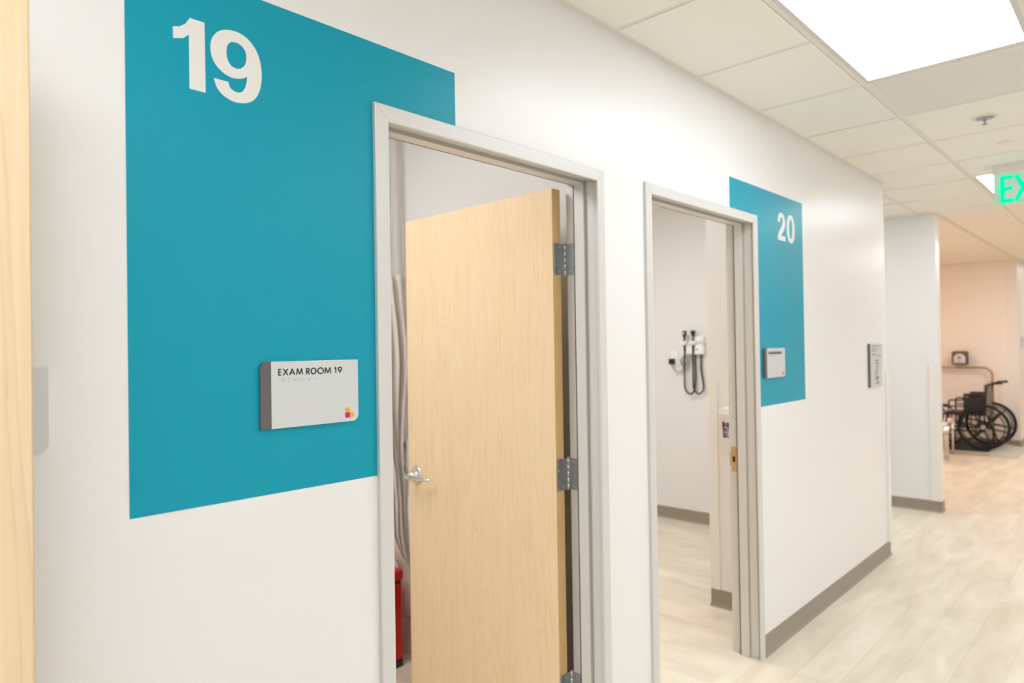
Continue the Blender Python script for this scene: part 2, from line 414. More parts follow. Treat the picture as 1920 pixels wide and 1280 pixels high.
# butt hinges: knuckle barrel, one plate on the jamb and one on the leaf edge
def hinge(parent, px, py, z0, hh=.114):
    bm = B()
    for k in range(5):
        a = z0+hh*k/5; cyl(bm, (px, py, a+.0006), (px, py, a+hh/5-.0006), .0066, 16)
    lathe(bm, [(.0, 0), (.005, 0), (.0066, .002), (.0066, .004)], Matrix.Translation((px, py, z0-.004)))
    lathe(bm, [(.0066, 0), (.0066, .002), (.0048, .004), (.0, .0042)], Matrix.Translation((px, py, z0+hh)))
    o = obj('hinge', bm, M['screw'], parent)
    bm = B(); box(bm, px-.060, px-.001, py+.0010, py+.0036, z0, z0+hh, .0006, 1); box(bm, px-.0002, px+.0022, py-.053, py-.001, z0, z0+hh, .0006, 1)
    obj('hinge_plate', bm, M['steel'], o)
    bm = B()
    for i, (u, w) in enumerate(((.018, .012), (.038, .036), (.038, .072), (.018, .100))):
        lathe(bm, [(0, 0), (.0042, 0), (.0042, .0012), (.0015, .0006), (0, .0006)], Matrix.Translation((px-u-.014, py+.0012, z0+w)) @ Matrix.Rotation(PI/2, 4, 'X'), 12)
        lathe(bm, [(0, 0), (.0042, 0), (.0042, .0012), (.0015, .0006), (0, .0006)], Matrix.Translation((px-.0001, py-u-.004, z0+w)) @ Matrix.Rotation(-PI/2, 4, 'Y'), 12)
    obj('hinge_screws', bm, M['screw'], o)
for z in (1.796, 1.013, .235): hinge(D1, pin1[0], pin1[1], z)

# door 2: leaf folded back into the room, strike on the right jamb
ox2 = (F2[0]+F2[1])/2
o = leaf(D2, (F2[0]+FW-.01-ox2, .160, 0), 0, .885, .012, 2.108, M['maple'], lever=False)
o.location.x += .075
bm = B(); xs = F2[1]-FW+.018
bm2 = B(); box(bm2, xs-.0016, xs+.001, .104, .134, .897, 1.022); box(bm2, xs-.0016, xs+.001, .1341, .1425, .925, .994)
P2('strike_plate', bm2, M['brass'])
bm = B(); box(bm, xs-.0021, xs-.0012, .114, .128, .945, .974, .003, 2); P2('strike_hole', bm, M['black'])
bm = B()
for z in (.905, 1.013): lathe(bm, [(0, 0), (.0042, 0), (.003, .0012), (0, .0012)], Matrix.Translation((xs-.0015, .115, z)) @ Matrix.Rotation(-PI/2, 4, 'Y'), 12)
P2('strike_screws', bm, M['screw'])

# door 3: leaf swung out flat along the corridor wall at the left edge of the view
D3 = struct(empty('door_3', (-.652, -.10, 0)))
bm = B(); box(bm, 0, .909, -.066, -.022, .012, 2.108, .0015, 1); lf = obj('door_leaf', bm, M['maple_near'], D3)
bm = B(); box(bm, .9088, .9096, -.065, -.023, .013, 2.107); obj('edge_band', bm, M['mapleedge'], lf)
bm = B()
for z in (.25, 1.02, 1.80):
    cyl(bm, (-.008, -.015, z), (-.008, -.015, z+.114), .0066); box(bm, -.007, .0, -.060, -.014, z, z+.114); box(bm, -.010, -.006, -.015, .099, z, z+.114)
obj('hinge', bm, M['steel'], D3)

# ------------------------------------------------------------------ wall graphics
ONE = [(0.5315, 2.1873), (0.5446, 2.1915), (0.5558, 2.2005), (0.565, 2.2155), (0.5943, 2.2155), (0.5950, 2.0704), (0.5627, 2.0704), (0.5625, 2.1806), (0.5513, 2.1700), (0.5319, 2.1642)]
NINE = [(0.6459, 2.0957), (0.6528, 2.0907), (0.6624, 2.0886), (0.6715, 2.0918), (0.6787, 2.1006), (0.6832, 2.1153), (0.6846, 2.1292)]
NINE2 = [(0.6846, 2.1292), (0.6774, 2.1234), (0.6647, 2.1187), (0.6492, 2.1175), (0.6322, 2.1229), (0.6173, 2.1347), (0.609, 2.1491), (0.6062, 2.165), (0.6079, 2.1841), (0.6162, 2.1998), (0.6275, 2.2103), (0.6428, 2.2168), (0.6621, 2.2186), (0.6797, 2.2147), (0.6955, 2.2042), (0.7074, 2.1884), (0.7145, 2.169), (0.7175, 2.1463), (0.7169, 2.1265), (0.7125, 2.1057), (0.7041, 2.0879), (0.6919, 2.0758), (0.6759, 2.0691), (0.6563, 2.0668), (0.6391, 2.0712), (0.626, 2.0791), (0.6168, 2.0916), (0.6125, 2.1061)]
HOLE = [(0.654, 2.1946), (0.6657, 2.1948), (0.6754, 2.1902), (0.682, 2.1806), (0.6834, 2.1676), (0.6801, 2.153), (0.6709, 2.1427), (0.6611, 2.1395), (0.6495, 2.1422), (0.642, 2.1533), (0.6395, 2.1677), (0.6416, 2.1823), (0.6471, 2.1909)]
nine = [tuple(p) for p in catopen([(0.643, 2.1059)]+NINE, 5)][:-1] + [tuple(p) for p in catopen(NINE2, 5)]
TWO = [(0, 0), (.62, 0), (.62, .17), (.27, .17), (.35, .26), (.46, .35), (.57, .47), (.615, .60), (.61, .74), (.56, .87), (.46, .965), (.31, 1.0), (.17, .965), (.07, .88), (.025, .77), (.015, .65), (.20, .65), (.205, .74), (.245, .82), (.31, .845), (.385, .82), (.42, .745), (.415, .65), (.37, .56), (.28, .46), (.16, .36), (.055, .24), (.005, .11)]
def superell(cx, cz, rx, rz, p=2.3, n=40):
    o = []
    for i in range(n):
        a = 2*PI*i/n; c_, s_ = math.cos(a), math.sin(a)
        o.append((cx+rx*math.copysign(abs(c_)**(2/p), c_), cz+rz*math.copysign(abs(s_)**(2/p), s_)))
    return o
def graphic(name, outline, numeral, label):
    r = empty(name, (outline[0][0], 0, outline[0][1])); x0, z0 = outline[0]
    bm = B(); prism(bm, [(x-x0, z-z0) for x, z in outline], None, -.0008, 0); obj('vinyl_panel', bm, M['teal'], r)
    for nm, out, hole in numeral:
        bm = B(); prism(bm, [(x-x0, z-z0) for x, z in out], [(x-x0, z-z0) for x, z in hole] if hole else None, -.0014, -.0007); obj(nm, bm, M['white'], r)
    return tag(r, label, 'wall graphic')
graphic('wall_graphic', [(.4435, 1.219), (F1[0], 1.219), (F1[0], F1[2]), (1.290, F1[2]), (1.290, 2.308), (.4435, 2.308)],
        [('numeral_one', ONE, None), ('numeral_nine', nine, catmull(HOLE, 4))], 'large teal wall panel with white number 19 left of the nearest doorway')
s = .146; zz = 2.075; xx = 3.538
two = [(xx+a*s*.175/.146*.92, zz+b*s) for a, b in TWO]
graphic('wall_graphic', [(F2[1], 1.222), (3.880, 1.222), (3.880, 2.311), (2.990, 2.311), (2.990, F2[2]), (F2[1], F2[2])],
        [('numeral_two', two, None), ('numeral_zero', superell(3.712, zz+s/2, .055, s*.515), superell(3.712, zz+s/2, .0225, s*.36))], 'smaller-looking teal wall panel with white number 20 around the farther door')

# ------------------------------------------------------------------ stroke lettering
def arc(cx, cz, rx, rz, a0, a1, n=20): return [(cx+rx*math.cos(math.radians(a0+(a1-a0)*i/n)), cz+rz*math.sin(math.radians(a0+(a1-a0)*i/n))) for i in range(n+1)]
GL = {
 'E': (.50, [[(.48, 1), (0, 1), (0, 0), (.48, 0)], [(0, .52), (.44, .52)]]),
 'X': (.72, [[(0, 0), (.70, 1)], [(0.02, 1), (.72, 0)]]),
 'A': (.84, [[(0, 0), (.42, 1), (.84, 0)], [(.15, .33), (.69, .33)]]),
 'M': (1.05, [[(0, 0), (.14, 1), (.525, .08), (.91, 1), (1.05, 0)]]),
 'R': (.56, [[(0, 0), (0, 1), (.25, 1)] + arc(.27, .74, .26, .26, 90, -90)+[(0, .48)], [(.22, .48), (.56, 0)]]),
 'O': (1.0, [arc(.5, .5, .5, .5, 0, 360, 32)]),
 '1': (.30, [[(.0, .86), (.24, .97), (.24, 0)]]),
 '9': (.62, [arc(.31, .68, .30, .31, 0, 360, 28), [(.585, .55), (.25, 0)]]),
 '2': (.58, [arc(.29, .70, .28, .29, 170, -30)+[(.02, .02), (.58, .02)]]),
 '0': (.62, [arc(.31, .5, .31, .5, 0, 360, 28)]),
 'I': (.1, [[(.05, 0), (.05, 1)]]), 'T': (.6, [[(0, 1), (.6, 1)], [(.3, 1), (.3, 0)]]),
 'P': (.52, [[(0, 0), (0, 1), (.25, 1)] + arc(.25, .75, .26, .25, 90, -90)+[(0, .5)]]),
 'U': (.6, [[(0, 1), (0, .3)] + arc(.3, .3, .3, .3, 180, 360)+[(.6, 1)]]), 'L': (.48, [[(0, 1), (0, 0), (.46, 0)]]),
 'r': (.36, [[(0, 0), (0, .66)], [(0, .45)]+arc(.22, .42, .2, .22, 160, 60)]), 'e': (.55, [[(.02, .33), (.52, .33)]+arc(.27, .33, .25, .31, 0, 310)]),
 'u': (.5, [[(0, .66), (0, .22)] + arc(.22, .22, .22, .22, 180, 360)+[(.44, .66)], [(.44, .66), (.44, 0)]]), 'l': (.1, [[(.05, 0), (.05, 1)]]),
}
def strokes(bm, paths, w, mapf, y0, y1):
    for pth in paths:
        for (a, b), (c_, d) in zip(pth, pth[1:]):
            v = Vector((c_-a, d-b)); l = v.length
            if l < 1e-7: continue
            v /= l; nrm = Vector((-v.y, v.x))*w/2; e_ = v*w*.30
            q = [Vector((a, b))-e_+nrm, Vector((a, b))-e_-nrm, Vector((c_, d))+e_-nrm, Vector((c_, d))+e_+nrm]
            lo = [bm.verts.new(mapf(p.x, p.y, y0)) for p in q]; hi = [bm.verts.new(mapf(p.x, p.y, y1)) for p in q]
            bm.faces.new(lo); bm.faces.new(hi[::-1])
            for i in range(4): j = (i+1) % 4; bm.faces.new([lo[i], lo[j], hi[j], hi[i]])
def letter_run(bm, text, xs, z, h, w, y0, y1):
    for ch, (xa, xb) in zip(text, xs):
        wd, paths = GL[ch]; q_ = w*.5; k = (xb-xa-2*q_)/wd
        pp = [[(xa+q_+a*k, z+q_+b*(h-2*q_)) for a, b in p] for p in paths]
        strokes(bm, pp, w, lambda a, b, y: (a, y, b), y0, y1)

BR = {'E': (1, 5), 'X': (1, 3, 4, 6), 'A': (1,), 'M': (1, 3, 4), 'R': (1, 2, 3, 5), 'O': (1, 3, 5), '#': (3, 4, 5, 6), '1': (1,), '9': (2, 4), '2': (1, 2), '0': (2, 4, 5)}
def exam_plaque(name, x0, text, xs, label, stripdepth=.0, text_w=.0021):
    """plaque origin at its lower left back corner"""
    r = empty(name, (x0, 0, 1.3625)); W, Hh, R = .2485, .148, .0165; sw = .0245; y1 = -.0015; d = .0085+stripdepth
    bm = B(); prism(bm, [(0, 0), (sw+.002, 0), (sw+.002, Hh)]+[(R+a*R, Hh-R+b*R) for a, b in [(math.cos(t), math.sin(t)) for t in [PI/2+PI/2*i/8 for i in range(9)]]], None, -d+.001, y1)
    obj('side_strip', bm, M['plaquestrip'], r)
    bm = B(); prism(bm, [(sw, 0)]+[(W-R+math.cos(t)*R, R+math.sin(t)*R) for t in [-PI/2+PI/2*i/8 for i in range(9)]]+[(W, Hh), (sw, Hh)], None, -d, y1)
    obj('face_plate', bm, M['plaque'], r)
    bm = B(); letter_run(bm, text.replace(' ', ''), xs, .1165, .0152, text_w, -d-.0009, -d+.0002)
    obj('raised_text', bm, M['ink'], r)
    bm = B(); xb = .0440
    for ch in text.replace(' 1', ' #1').replace(' 2', ' #2'):
        if ch == ' ': xb += .0062; continue
        for dd in BR[ch]:
            cx = xb+(0 if dd < 4 else .0024); cz = .1085-.0024*((dd-1) % 3)
            lathe(bm, [(0, 0), (.0008, 0), (.0005, .0005), (0, .0006)], Matrix.Translation((cx, -d, cz)) @ Matrix.Rotation(PI/2, 4, 'X'), 8)
        xb += .0073
    obj('braille', bm, M['dot'], r)
    bm = B(); q = .0122; lx, lz = .2117, .0092
    prism(bm, [(lx, lz+q), (lx+q, lz+q), (lx+q, lz+q*1.5)]+[(lx+q/2+math.cos(t)*q/2, lz+q*1.5+math.sin(t)*q/2) for t in [PI*i/10 for i in range(1, 10)]]+[(lx, lz+q*1.5)], None, -d-.0006, -d+.0002)
    prism(bm, [(lx+q, lz), (lx+q*1.5, lz)]+[(lx+q*1.5+math.cos(t)*q/2, lz+q/2+math.sin(t)*q/2) for t in [-PI/2+PI*i/10 for i in range(1, 10)]]+[(lx+q*1.5, lz+q), (lx+q, lz+q)], None, -d-.0006, -d+.0002)
    obj('logo_capsules', bm, M['yellow'], r)
    bm = B(); box(bm, lx, lx+q, -d-.0008, -d+.0002, lz, lz+q); obj('logo_square', bm, M['pink'], r)
    return tag(r, label, 'sign')
XS19 = [(.0413, .0489), (.0525, .0649), (.0677, .0815), (.0847, .1010), (.1091, .1182), (.1206, .1355), (.1380, .1550), (.1569, .1742), (.1830, .1886), (.1922, .2036)]
exam_plaque('room_sign', .703, 'EXAM ROOM 19', XS19, 'brushed metal plaque reading EXAM ROOM 19 on the large teal panel')
exam_plaque('room_sign', 3.318, 'EXAM ROOM 20', XS19, 'blurred metal plaque reading EXAM ROOM 20 on the teal panel past the second door', stripdepth=.006, text_w=.0030)
# partly hidden plain plaque by door 3
r = empty('wall_plaque', (.062, 0, 1.3625)); bm = B()
prism(bm, [(0.024, 0)]+[(.251-.0165+math.cos(t)*.0165, .0165+math.sin(t)*.0165) for t in [-PI/2+PI/2*i/8 for i in range(9)]]+[(.251, .148), (.024, .148)], None, -.0085, -.001); obj('face_plate', bm, M['plaque'], r)
bm = B(); box(bm, 0, .026, -.0075, -.001, 0, .148); obj('side_strip', bm, M['plaquestrip'], r)
tag(r, 'plain grey metal plaque half hidden behind the wooden door at the left edge', 'sign')
# square map plaque near the far corner
r = empty('map_sign', (5.02, 0, 1.225)); bm = B()
prism(bm, [(.014, 0), (.28, 0), (.285, .002), (.29, .02), (.295, .296), (.014, .296)], None, -.012, -.001); obj('face_plate', bm, M['plaque'], r)
bm = B(); box(bm, 0, .016, -.013, -.001, 0, .297); obj('side_strip', bm, M['plaquestrip'], r)
bm = B()
for z, a, b in ((.282, .05, .27), (.262, .05, .20), (.248, .05, .16), (.225, .05, .14), (.214, .17, .27), (.222, .05, .11)): box(bm, a, b, -.0130, -.0118, z-.003, z+.001)
for x, z, w, h_ in ((.13, .175, .06, .010), (.13, .158, .08, .006), (.165, .08, .012, .075), (.13, .055, .07, .014), (.14, .040, .05, .008), (.13, .022, .08, .007), (.12, .075, .01, .04)): box(bm, x, x+w, -.0130, -.0118, z, z+h_)
obj('printed_plan', bm, M['plaquestrip'], r)
tag(r, 'square metal wall sign with small printed plan beside the near wall corner', 'sign')
r = empty('wall_plaque', (12.25, 0, 1.42)); bm = B(); box(bm, 0, .25, -.01, 0, 0, .16, .003); obj('face_plate', bm, M['plaque'], r)
tag(r, 'small pale plaque on wall at the far right edge beyond wheelchair alcove', 'sign')

# ------------------------------------------------------------------ ceiling fixtures
def troffer(x0, y0, m, label, lx=1.195, ly=.555, group=None, z=H):
    """origin at the near left corner of the module; lens facing down"""
    r = empty('ceiling_light', (x0, y0, z)); fx, fy, w = lx+.024, ly+.030, .0
    bm = B(); a = .020
    X1, Y1 = lx+2*a, -(ly+2*a)
    box(bm, 0, X1, 0, -a, -.0068, 0, .0005, 1); box(bm, 0, X1, Y1+a, Y1, -.0068, 0, .0005, 1)
    box(bm, 0, a, -a, Y1+a, -.0068, 0, .0005, 1); box(bm, X1-a, X1, -a, Y1+a, -.0068, 0, .0005, 1)
    obj('frame', bm, M['trofferframe'], r)
    bm = B(); box(bm, a, X1-a, -a, Y1+a, -.0064, -.0058); obj('lens', bm, m, r)
    return tag(r, label, 'ceiling light', group)
troffer(2.040, -.507, M['lens'], 'large bright rectangular ceiling light panel at the top right')
troffer(5.700, -.507, M['lens'], 'small-looking bright ceiling light panel partly behind the exit sign')
troffer(-1.010, -.507, M['lens'], 'unseen ceiling light panel behind the viewpoint, moved to brighten the left wall')  # out of view; moved nearer to brighten the left end of the wall
troffer(2.040, -2.337, M['lens'], 'added unseen ceiling light panel in the second row, level with the large one')  # whole second row is added, out of view, to even out the wall light
troffer(.210, -2.337, M['lens'], 'added unseen ceiling light panel in the second row, above and right of the viewpoint')
troffer(3.870, -2.337, M['lens'], 'added unseen ceiling light panel in the second row, level with the sprinkler')
troffer(5.700, -2.337, M['lens'], 'added unseen ceiling light panel in the second row, level with the exit sign')
troffer(-1.620, -2.337, M['lens'], 'added unseen ceiling light panel in the second row behind the viewpoint')
troffer(9.360, -.507, M['lens_warm'], 'warm ceiling light panel far down the corridor beyond the exit sign')
troffer(.0, 1.25, M['lens_room'], 'unseen ceiling light panel placed to light the curtain and open maple door', z=HR)  # unseen room light, placed to light the curtain and door leaf evenly
troffer(2.85, 1.85, M['lens_room2'], 'unseen ceiling light panel placed to light the room with the diagnostic set', z=HR)  # unseen room light, placed to balance the chase face and far wall
troffer(5.95, 1.75, M['lens_room'], 'unseen ceiling light panel placed in the cross corridor to brighten the stub wall', lx=.56, ly=.555)  # unseen light, strengthened and moved to brighten the stub wall
troffer(13.02, -.507, M['lens_warm'], 'added unseen warm ceiling light panel at the far end past the alcove')  # added out of view to brighten the wall beyond the alcove
troffer(8.6, 1.9, M['lens_warm'], 'added unseen warm ceiling light panel inside the wheelchair alcove')  # unseen lamp added for the warm tint on alcove wall and ceiling
# perforated air grille
r = empty('air_grille', (X0+.013, -.513, H)); bm = B()
box(bm, 0, .584, 0, -.018, -.009, 0, .001, 1); box(bm, 0, .584, -.566, -.584, -.009, 0, .001, 1); box(bm, 0, .018, -.018, -.566, -.009, 0, .001, 1); box(bm, .566, .584, -.018, -.566, -.009, 0, .001, 1)
obj('frame', bm, M['tee'], r)
bm = B(); box(bm, .016, .568, -.016, -.568, -.0075, -.0055); obj('perforated_face', bm, M['perf'], r)
tag(r, 'perforated square air return panel beside the large ceiling light', 'air vent')
# sprinkler
r = empty('sprinkler_head', (4.205, -.806, H-.010)); bm = B()
dn = Matrix.Rotation(PI, 4, 'X')
lathe(bm, [(0, 0), (.062, 0), (.062, .002), (.052, .006), (.040, .007), (.040, .004), (0, .004)], dn); obj('escutcheon', bm, M['tee'], r)
bm = B(); lathe(bm, [(0, 0), (.034, .003), (.034, .010), (.012, .012), (.009, .022), (.004, .024), (.004, .036), (0, .036)], dn)
for s_ in (-1, 1): tube(bm, [(s_*.010, 0, -.012), (s_*.013, 0, -.026), (s_*.002, 0, -.038)], .002, 8)
obj('sprinkler_body', bm, M['steel'], r)
bm = B(); lathe(bm, [(0, .037), (.014, .037), (.015, .039), (0, .039)], dn); obj('deflector', bm, M['steel'], r)
tag(r, 'pendent metal fire sprinkler on the ceiling tile past the air grille', 'sprinkler')
bm = B(); lathe(bm, [(0, 0), (.045, 0), (.045, .004), (.036, .010), (0, .012)], dn)
tag(obj('ceiling_cap', bm, M['guard'], None, loc=(4.83, -.815, H-.010)), 'flat round pale cap on ceiling between sprinkler and exit sign', 'ceiling cap')  # flush round ceiling cap, like a concealed sprinkler cover

# exit sign
r = empty('exit_sign', (5.45, -.665, H-.010)); L_ = .32
bm = B(); box(bm, -.045, .045, .05, -L_-.05, -.008, 0, .003); box(bm, -.022, .022, .004, -L_-.004, -.062, -.006, .004)
obj('canopy', bm, M['guard'], r)
bm = B(); box(bm, -.004, .004, -.002, -L_, -.255, -.060); obj('acrylic_panel', bm, M['acrylic'], r)
bm = B(); box(bm, -.0045, .0045, -.002, -L_, -.259, -.255); box(bm, -.0045, .0045, .0, -.003, -.255, -.060); box(bm, -.0045, .0045, -L_, -L_+.003, -.255, -.060); box(bm, -.0047, .0047, -.002, -L_, -.066, -.060)
obj('glowing_edge', bm, M['exitedge'], r)
bm = B()
def yzmap(a, b, c_): return (c_, -a, b)
xc = .046
for ch in 'EXIT':
    wd = {'E': .052, 'X': .068, 'I': .012, 'T': .060}[ch]; g = GL[ch]; kk = wd/g[0]
    strokes(bm, [[(xc+a*kk, -.236+b*.150) for a, b in p] for p in g[1]], .025, yzmap, -.0058, -.0042); xc += wd+.0235
strokes(bm, [[(.029, -.135), (.013, -.155), (.029, -.175)]], .010, yzmap, -.0058, -.0042)
obj('exit_lettering', bm, M['exitgreen'], r)
tag(r, 'hanging clear exit sign with green glowing letters and left arrow', 'exit sign')

# ------------------------------------------------------------------ exam room 19: curtain and red bin
def interp(tab, z):
    for (z0, v0), (z1, v1) in zip(tab, tab[1:]):
        if z0 >= z >= z1: return v0+(v1-v0)*(z0-z)/(z0-z1)
    return tab[-1][1] if z < tab[-1][0] else tab[0][1]
YC = 1.34
r = empty('privacy_curtain', (2.0, YC, HR))
XRt = [(2.74, 2.125), (1.91, 2.150), (1.41, 2.130), (1.0, 2.112), (.70, 2.122), (.58, 2.142), (.40, 2.148), (.19, 2.136)]
XLt = [(2.74, 1.80), (1.91, 1.82), (1.2, 1.95), (.8, 2.03), (.62, 2.03), (.52, 2.062), (.44, 2.105), (.19, 2.124)]
def sheet(ztop, zbot, m, name, nz=60, ns=70, mesh=False):
    bm = B(); rows = []
    for i in range(nz+1):
        z = ztop+(zbot-ztop)*i/nz; xr, xl = interp(XRt, z), interp(XLt, z); row = []
        k = min(1, max(0, (1.95-z)/.5)); am = .012+.020*k
        for j in range(ns+1):
            s_ = j/ns; sw = .010*math.sin(6*z+5*s_)*k
            ph = s_*2*PI*5.5+1.3*math.sin(2.2*z)*k+s_*3*math.sin(z*3.1)*k
            x = xl+(xr-xl)*s_+sw*.4; x = min(x, 2.152)
            y = YC+am*math.sin(ph)+.3*am*math.sin(2.3*ph+4*z)
            row.append(bm.verts.new((x-2.0, y-YC, z-HR)))
        rows.append(row)
    for a, b in zip(rows, rows[1:]):
        for j in range(ns): f = bm.faces.new([a[j], a[j+1], b[j+1], b[j]]); f.smooth = True
    if not mesh:
        bmesh.ops.recalc_face_normals(bm, faces=bm.faces[:]); bmesh.ops.solidify(bm, geom=bm.faces[:], thickness=.0015)
        for f in bm.faces: f.smooth = True
    return obj(name, bm, m, r)
sheet(1.905, .19, M['fabric'], 'fabric_drop')
sheet(2.735, 1.90, M['net'], 'mesh_header', mesh=True)
bm = B(); box(bm, -1.9, .15, -.012, .012, -.018, 0); obj('ceiling_track', bm, M['whiteplastic'], r)
bm = B(); 
bm.free()
for i in range(8):
    bm = B(); tube(bm, [(-.19+.31*i/7, 0, -.016), (-.19+.31*i/7, 0, -.034)], .003, 8); obj('carrier', bm, M['whiteplastic'], r)
tag(r, 'beige gathered privacy curtain with mesh top hanging inside exam room 19', 'curtain')

r = empty('waste_bin', (1.90, 1.41, 0)); w2, d2 = .14, .15
bm = B(); box(bm, -w2, w2, -d2, d2, .035, .405, .008); obj('bin_body', bm, M['red'], r)
bm = B(); box(bm, -w2-.001, w2+.001, -d2-.001, d2+.001, .0, .036, .006); obj('bin_base', bm, M['black'], r)
bm = B(); box(bm, -w2-.006, w2+.006, -d2-.008, d2+.004, .418, .468, .010, 3); obj('bin_lid', bm, M['redlid'], r)
bm = B(); box(bm, -w2+.004, w2-.004, -d2+.004, d2-.004, .403, .420); obj('lid_gap', bm, M['black'], r)
bm = B(); box(bm, .02, .11, -d2-.022, -d2+.002, .388, .404, .004); obj('bin_handle', bm, M['redlid'], r)
bm = B(); box(bm, -.05, .05, -d2-.035, -d2+.01, .012, .024, .004); obj('foot_pedal', bm, M['black'], r)
tag(r, 'red lidded step waste bin with black base below the curtain', 'waste bin')

# ------------------------------------------------------------------ exam room 20: diagnostic station
XW = 5.37
r = empty('diagnostic_station', (XW, 1.465, 1.45))
bm = B(); box(bm, -.055, 0, -.095, .100, .0, .085, .014, 3); obj('wall_transformer', bm, M['whiteplastic'], r)
bm = B()
for yc in (.075, -.005):
    lathe(bm, [(.016, .0), (.030, .012), (.034, .030), (.030, .040), (.018, .040), (.014, .018)], Matrix.Translation((-.060, yc, .082)) @ Matrix.Rotation(math.radians(-14), 4, 'Y'))
box(bm, -.055, -.01, -.085, .100, .078, .108, .012, 3)
obj('cradle', bm, M['whiteplastic'], r)
bm = B(); lathe(bm, [(0, 0), (.032, 0), (.038, .02), (.036, .045), (.026, .060), (0, .064)], Matrix.Translation((-.038, -.062, .100))); box(bm, -.05, 0, -.10, -.045, .085, .125, .012, 3)
obj('specula_dispenser', bm, M['whiteplastic'], r)
bm = B(); box(bm, -.0562, -.0545, -.055, -.030, .038, .050); obj('printed_mark', bm, M['greycord'], r)
tag(r, 'white wall mounted diagnostic set on the far wall of exam room 20', 'medical equipment')
def scope(name, yc, ocular, loopz, yb, label):
    r = empty(name, (XW-.060, yc, 1.55)); bm = B()
    tube(bm, [(0, 0, -.075), (0, 0, -.02), (0, 0, .055)], [.0095, .010, .009], 14); obj('handle', bm, M['black'], r)
    bm = B()
    if ocular:
        box(bm, -.012, .012, -.017, .017, .070, .106, .006, 3); box(bm, -.010, .010, -.013, .013, .052, .072, .005, 2)
    else:
        lathe(bm, [(0, 0), (.010, 0), (.014, .020), (.021, .035), (.022, .050), (.015, .056), (0, .058)], Matrix.Translation((0, 0, .050)))
    h_ = obj('scope_head', bm, M['black'], r)
    if ocular:
        bm = B(); lathe(bm, [(0, 0), (.008, 0), (.008, .003), (0, .003)], Matrix.Translation((-.012, 0, .085)) @ Matrix.Rotation(-PI/2, 4, 'Y')); obj('viewing_window', bm, M['whiteplastic'], h_)
    else:
        bm = B(); lathe(bm, [(.011, 0), (.0115, .010), (.010, .012)], Matrix.Translation((0, 0, .040))); obj('collar', bm, M['screw'], h_)
    # cord: straight, then a long U back up to the base unit
    zl = loopz-1.55; c_ = [(0, 0, -.07), (0, .004, -.14), (0.01, .010, -.22), (.012, .012, zl+.10), (.012, .008, zl+.05), (.014, -.012, zl+.012), (.018, -.036, zl), (.022, -.060, zl+.012), (.026, -.078, zl+.06), (.030, yb-yc, -.24), (.034, yb-yc+.004, -.17), (.036, yb-yc, -.096)]
    bm = B(); tube(bm, catopen(c_, 8), .0075, 10); obj('cord', bm, M['black'], r)
    return tag(r, label, 'medical instrument')
scope('ophthalmoscope', 1.537, True, 1.112, 1.455, 'black ophthalmoscope, left of two handles in white wall diagnostic set')
scope('otoscope', 1.456, False, 1.116, 1.40, 'black round headed otoscope, right of two handles in white diagnostic set')
r = empty('wall_outlet', (XW, 1.667, 1.43)); bm = B(); box(bm, -.007, 0, -.036, .036, -.060, .060, .003); obj('cover_plate', bm, M['whiteplastic'], r)
bm = B()
bm.free()
for z in (-.03, .03):
    bm = B(); box(bm, -.0085, -.006, -.017, .017, z-.014, z+.014, .002); obj('socket', bm, M['whiteplastic'], r); tag(r, 'white electrical outlet on the far wall of exam room 20', 'wall outlet')
r = empty('power_adapter', (XW-.009, 1.680, 1.392)); bm = B(); box(bm, -.045, 0, -.021, .021, -.026, .022, .004); obj('plug_body', bm, M['black'], r)
bm = B(); c_ = [(-.03, 0, -.026), (-.028, -.02, -.07), (-.02, -.05, -.095), (-.015, -.085, -.085), (-.012, -.115, -.045)]
for i in range(41):
    a = math.radians(-100+i*18); c_.append((-.014-.0006*i, -.125+.036*math.cos(a), -.004+.044*math.sin(a)))
c_ += [(-.03, -.165, .03), (-.03, -.185, .052)]
tube(bm, catopen(c_, 3), .0060, 8); obj('cord', bm, M['greycord'], r); tag(r, 'black plug adapter with coiled grey cord at the outlet in exam room 20', 'power adapter')

# sanitizer dispenser
r = empty('sanitizer_dispenser', (3.73, .328, .885))
def rr(cy, cz, w, h_, rad, n=6):
    o = []
    for (sy, sz, a0) in ((1, 1, 0), (-1, 1, 90), (-1, -1, 180), (1, -1, 270)):
        for i in range(n+1):
            a = math.radians(a0+90*i/n); o.append((cy+sy*(w/2-rad)+rad*math.cos(a), cz+sz*(h_/2-rad)+rad*math.sin(a)))
    return o
bm = B(); prism(bm, rr(0, .135, .135, .25, .022), None, -.085, -.0, plane='yz'); o = obj('housing', bm, M['pinkplastic'], r)
bv = o.modifiers.new('bevel', 'BEVEL'); bv.width = .008; bv.segments = 3; bv.limit_method = 'ANGLE'
bm = B(); prism(bm, rr(0, .268, .140, .034, .014), None, -.092, -.0, plane='yz'); o = obj('top_cover', bm, M['whiteplastic'], r)
bv = o.modifiers.new('bevel', 'BEVEL'); bv.width = .006; bv.segments = 3; bv.limit_method = 'ANGLE'
bm = B(); q = [(.052, .212), (.030, .202), (.006, .210), (.0, .112), (.022, .124), (.046, .118)]; prism(bm, q, None, -.0865, -.0845, plane='yz'); lg = obj('logo_patch', bm, M['navy'], r)
bm = B(); prism(bm, [(.0515, .185), (.044, .185), (.039, .140), (.0455, .140)], None, -.0875, -.0862, plane='yz'); obj('logo_stripe', bm, M['crimson'], lg)
bm = B(); zc = .206
for ch, wd in (('P', .014), ('U', .013), ('R', .014), ('E', .012), ('L', .011), ('L', .011)):
    g = GL[ch]; kk = wd*.8/g[0]
    strokes(bm, [[(a*kk, b*.022) for a, b in p] for p in g[1]], .0034, lambda a, b, c__, z_=zc: (c__, .014+b*.95, z_-a), -.0876, -.0864); zc -= wd+.0015
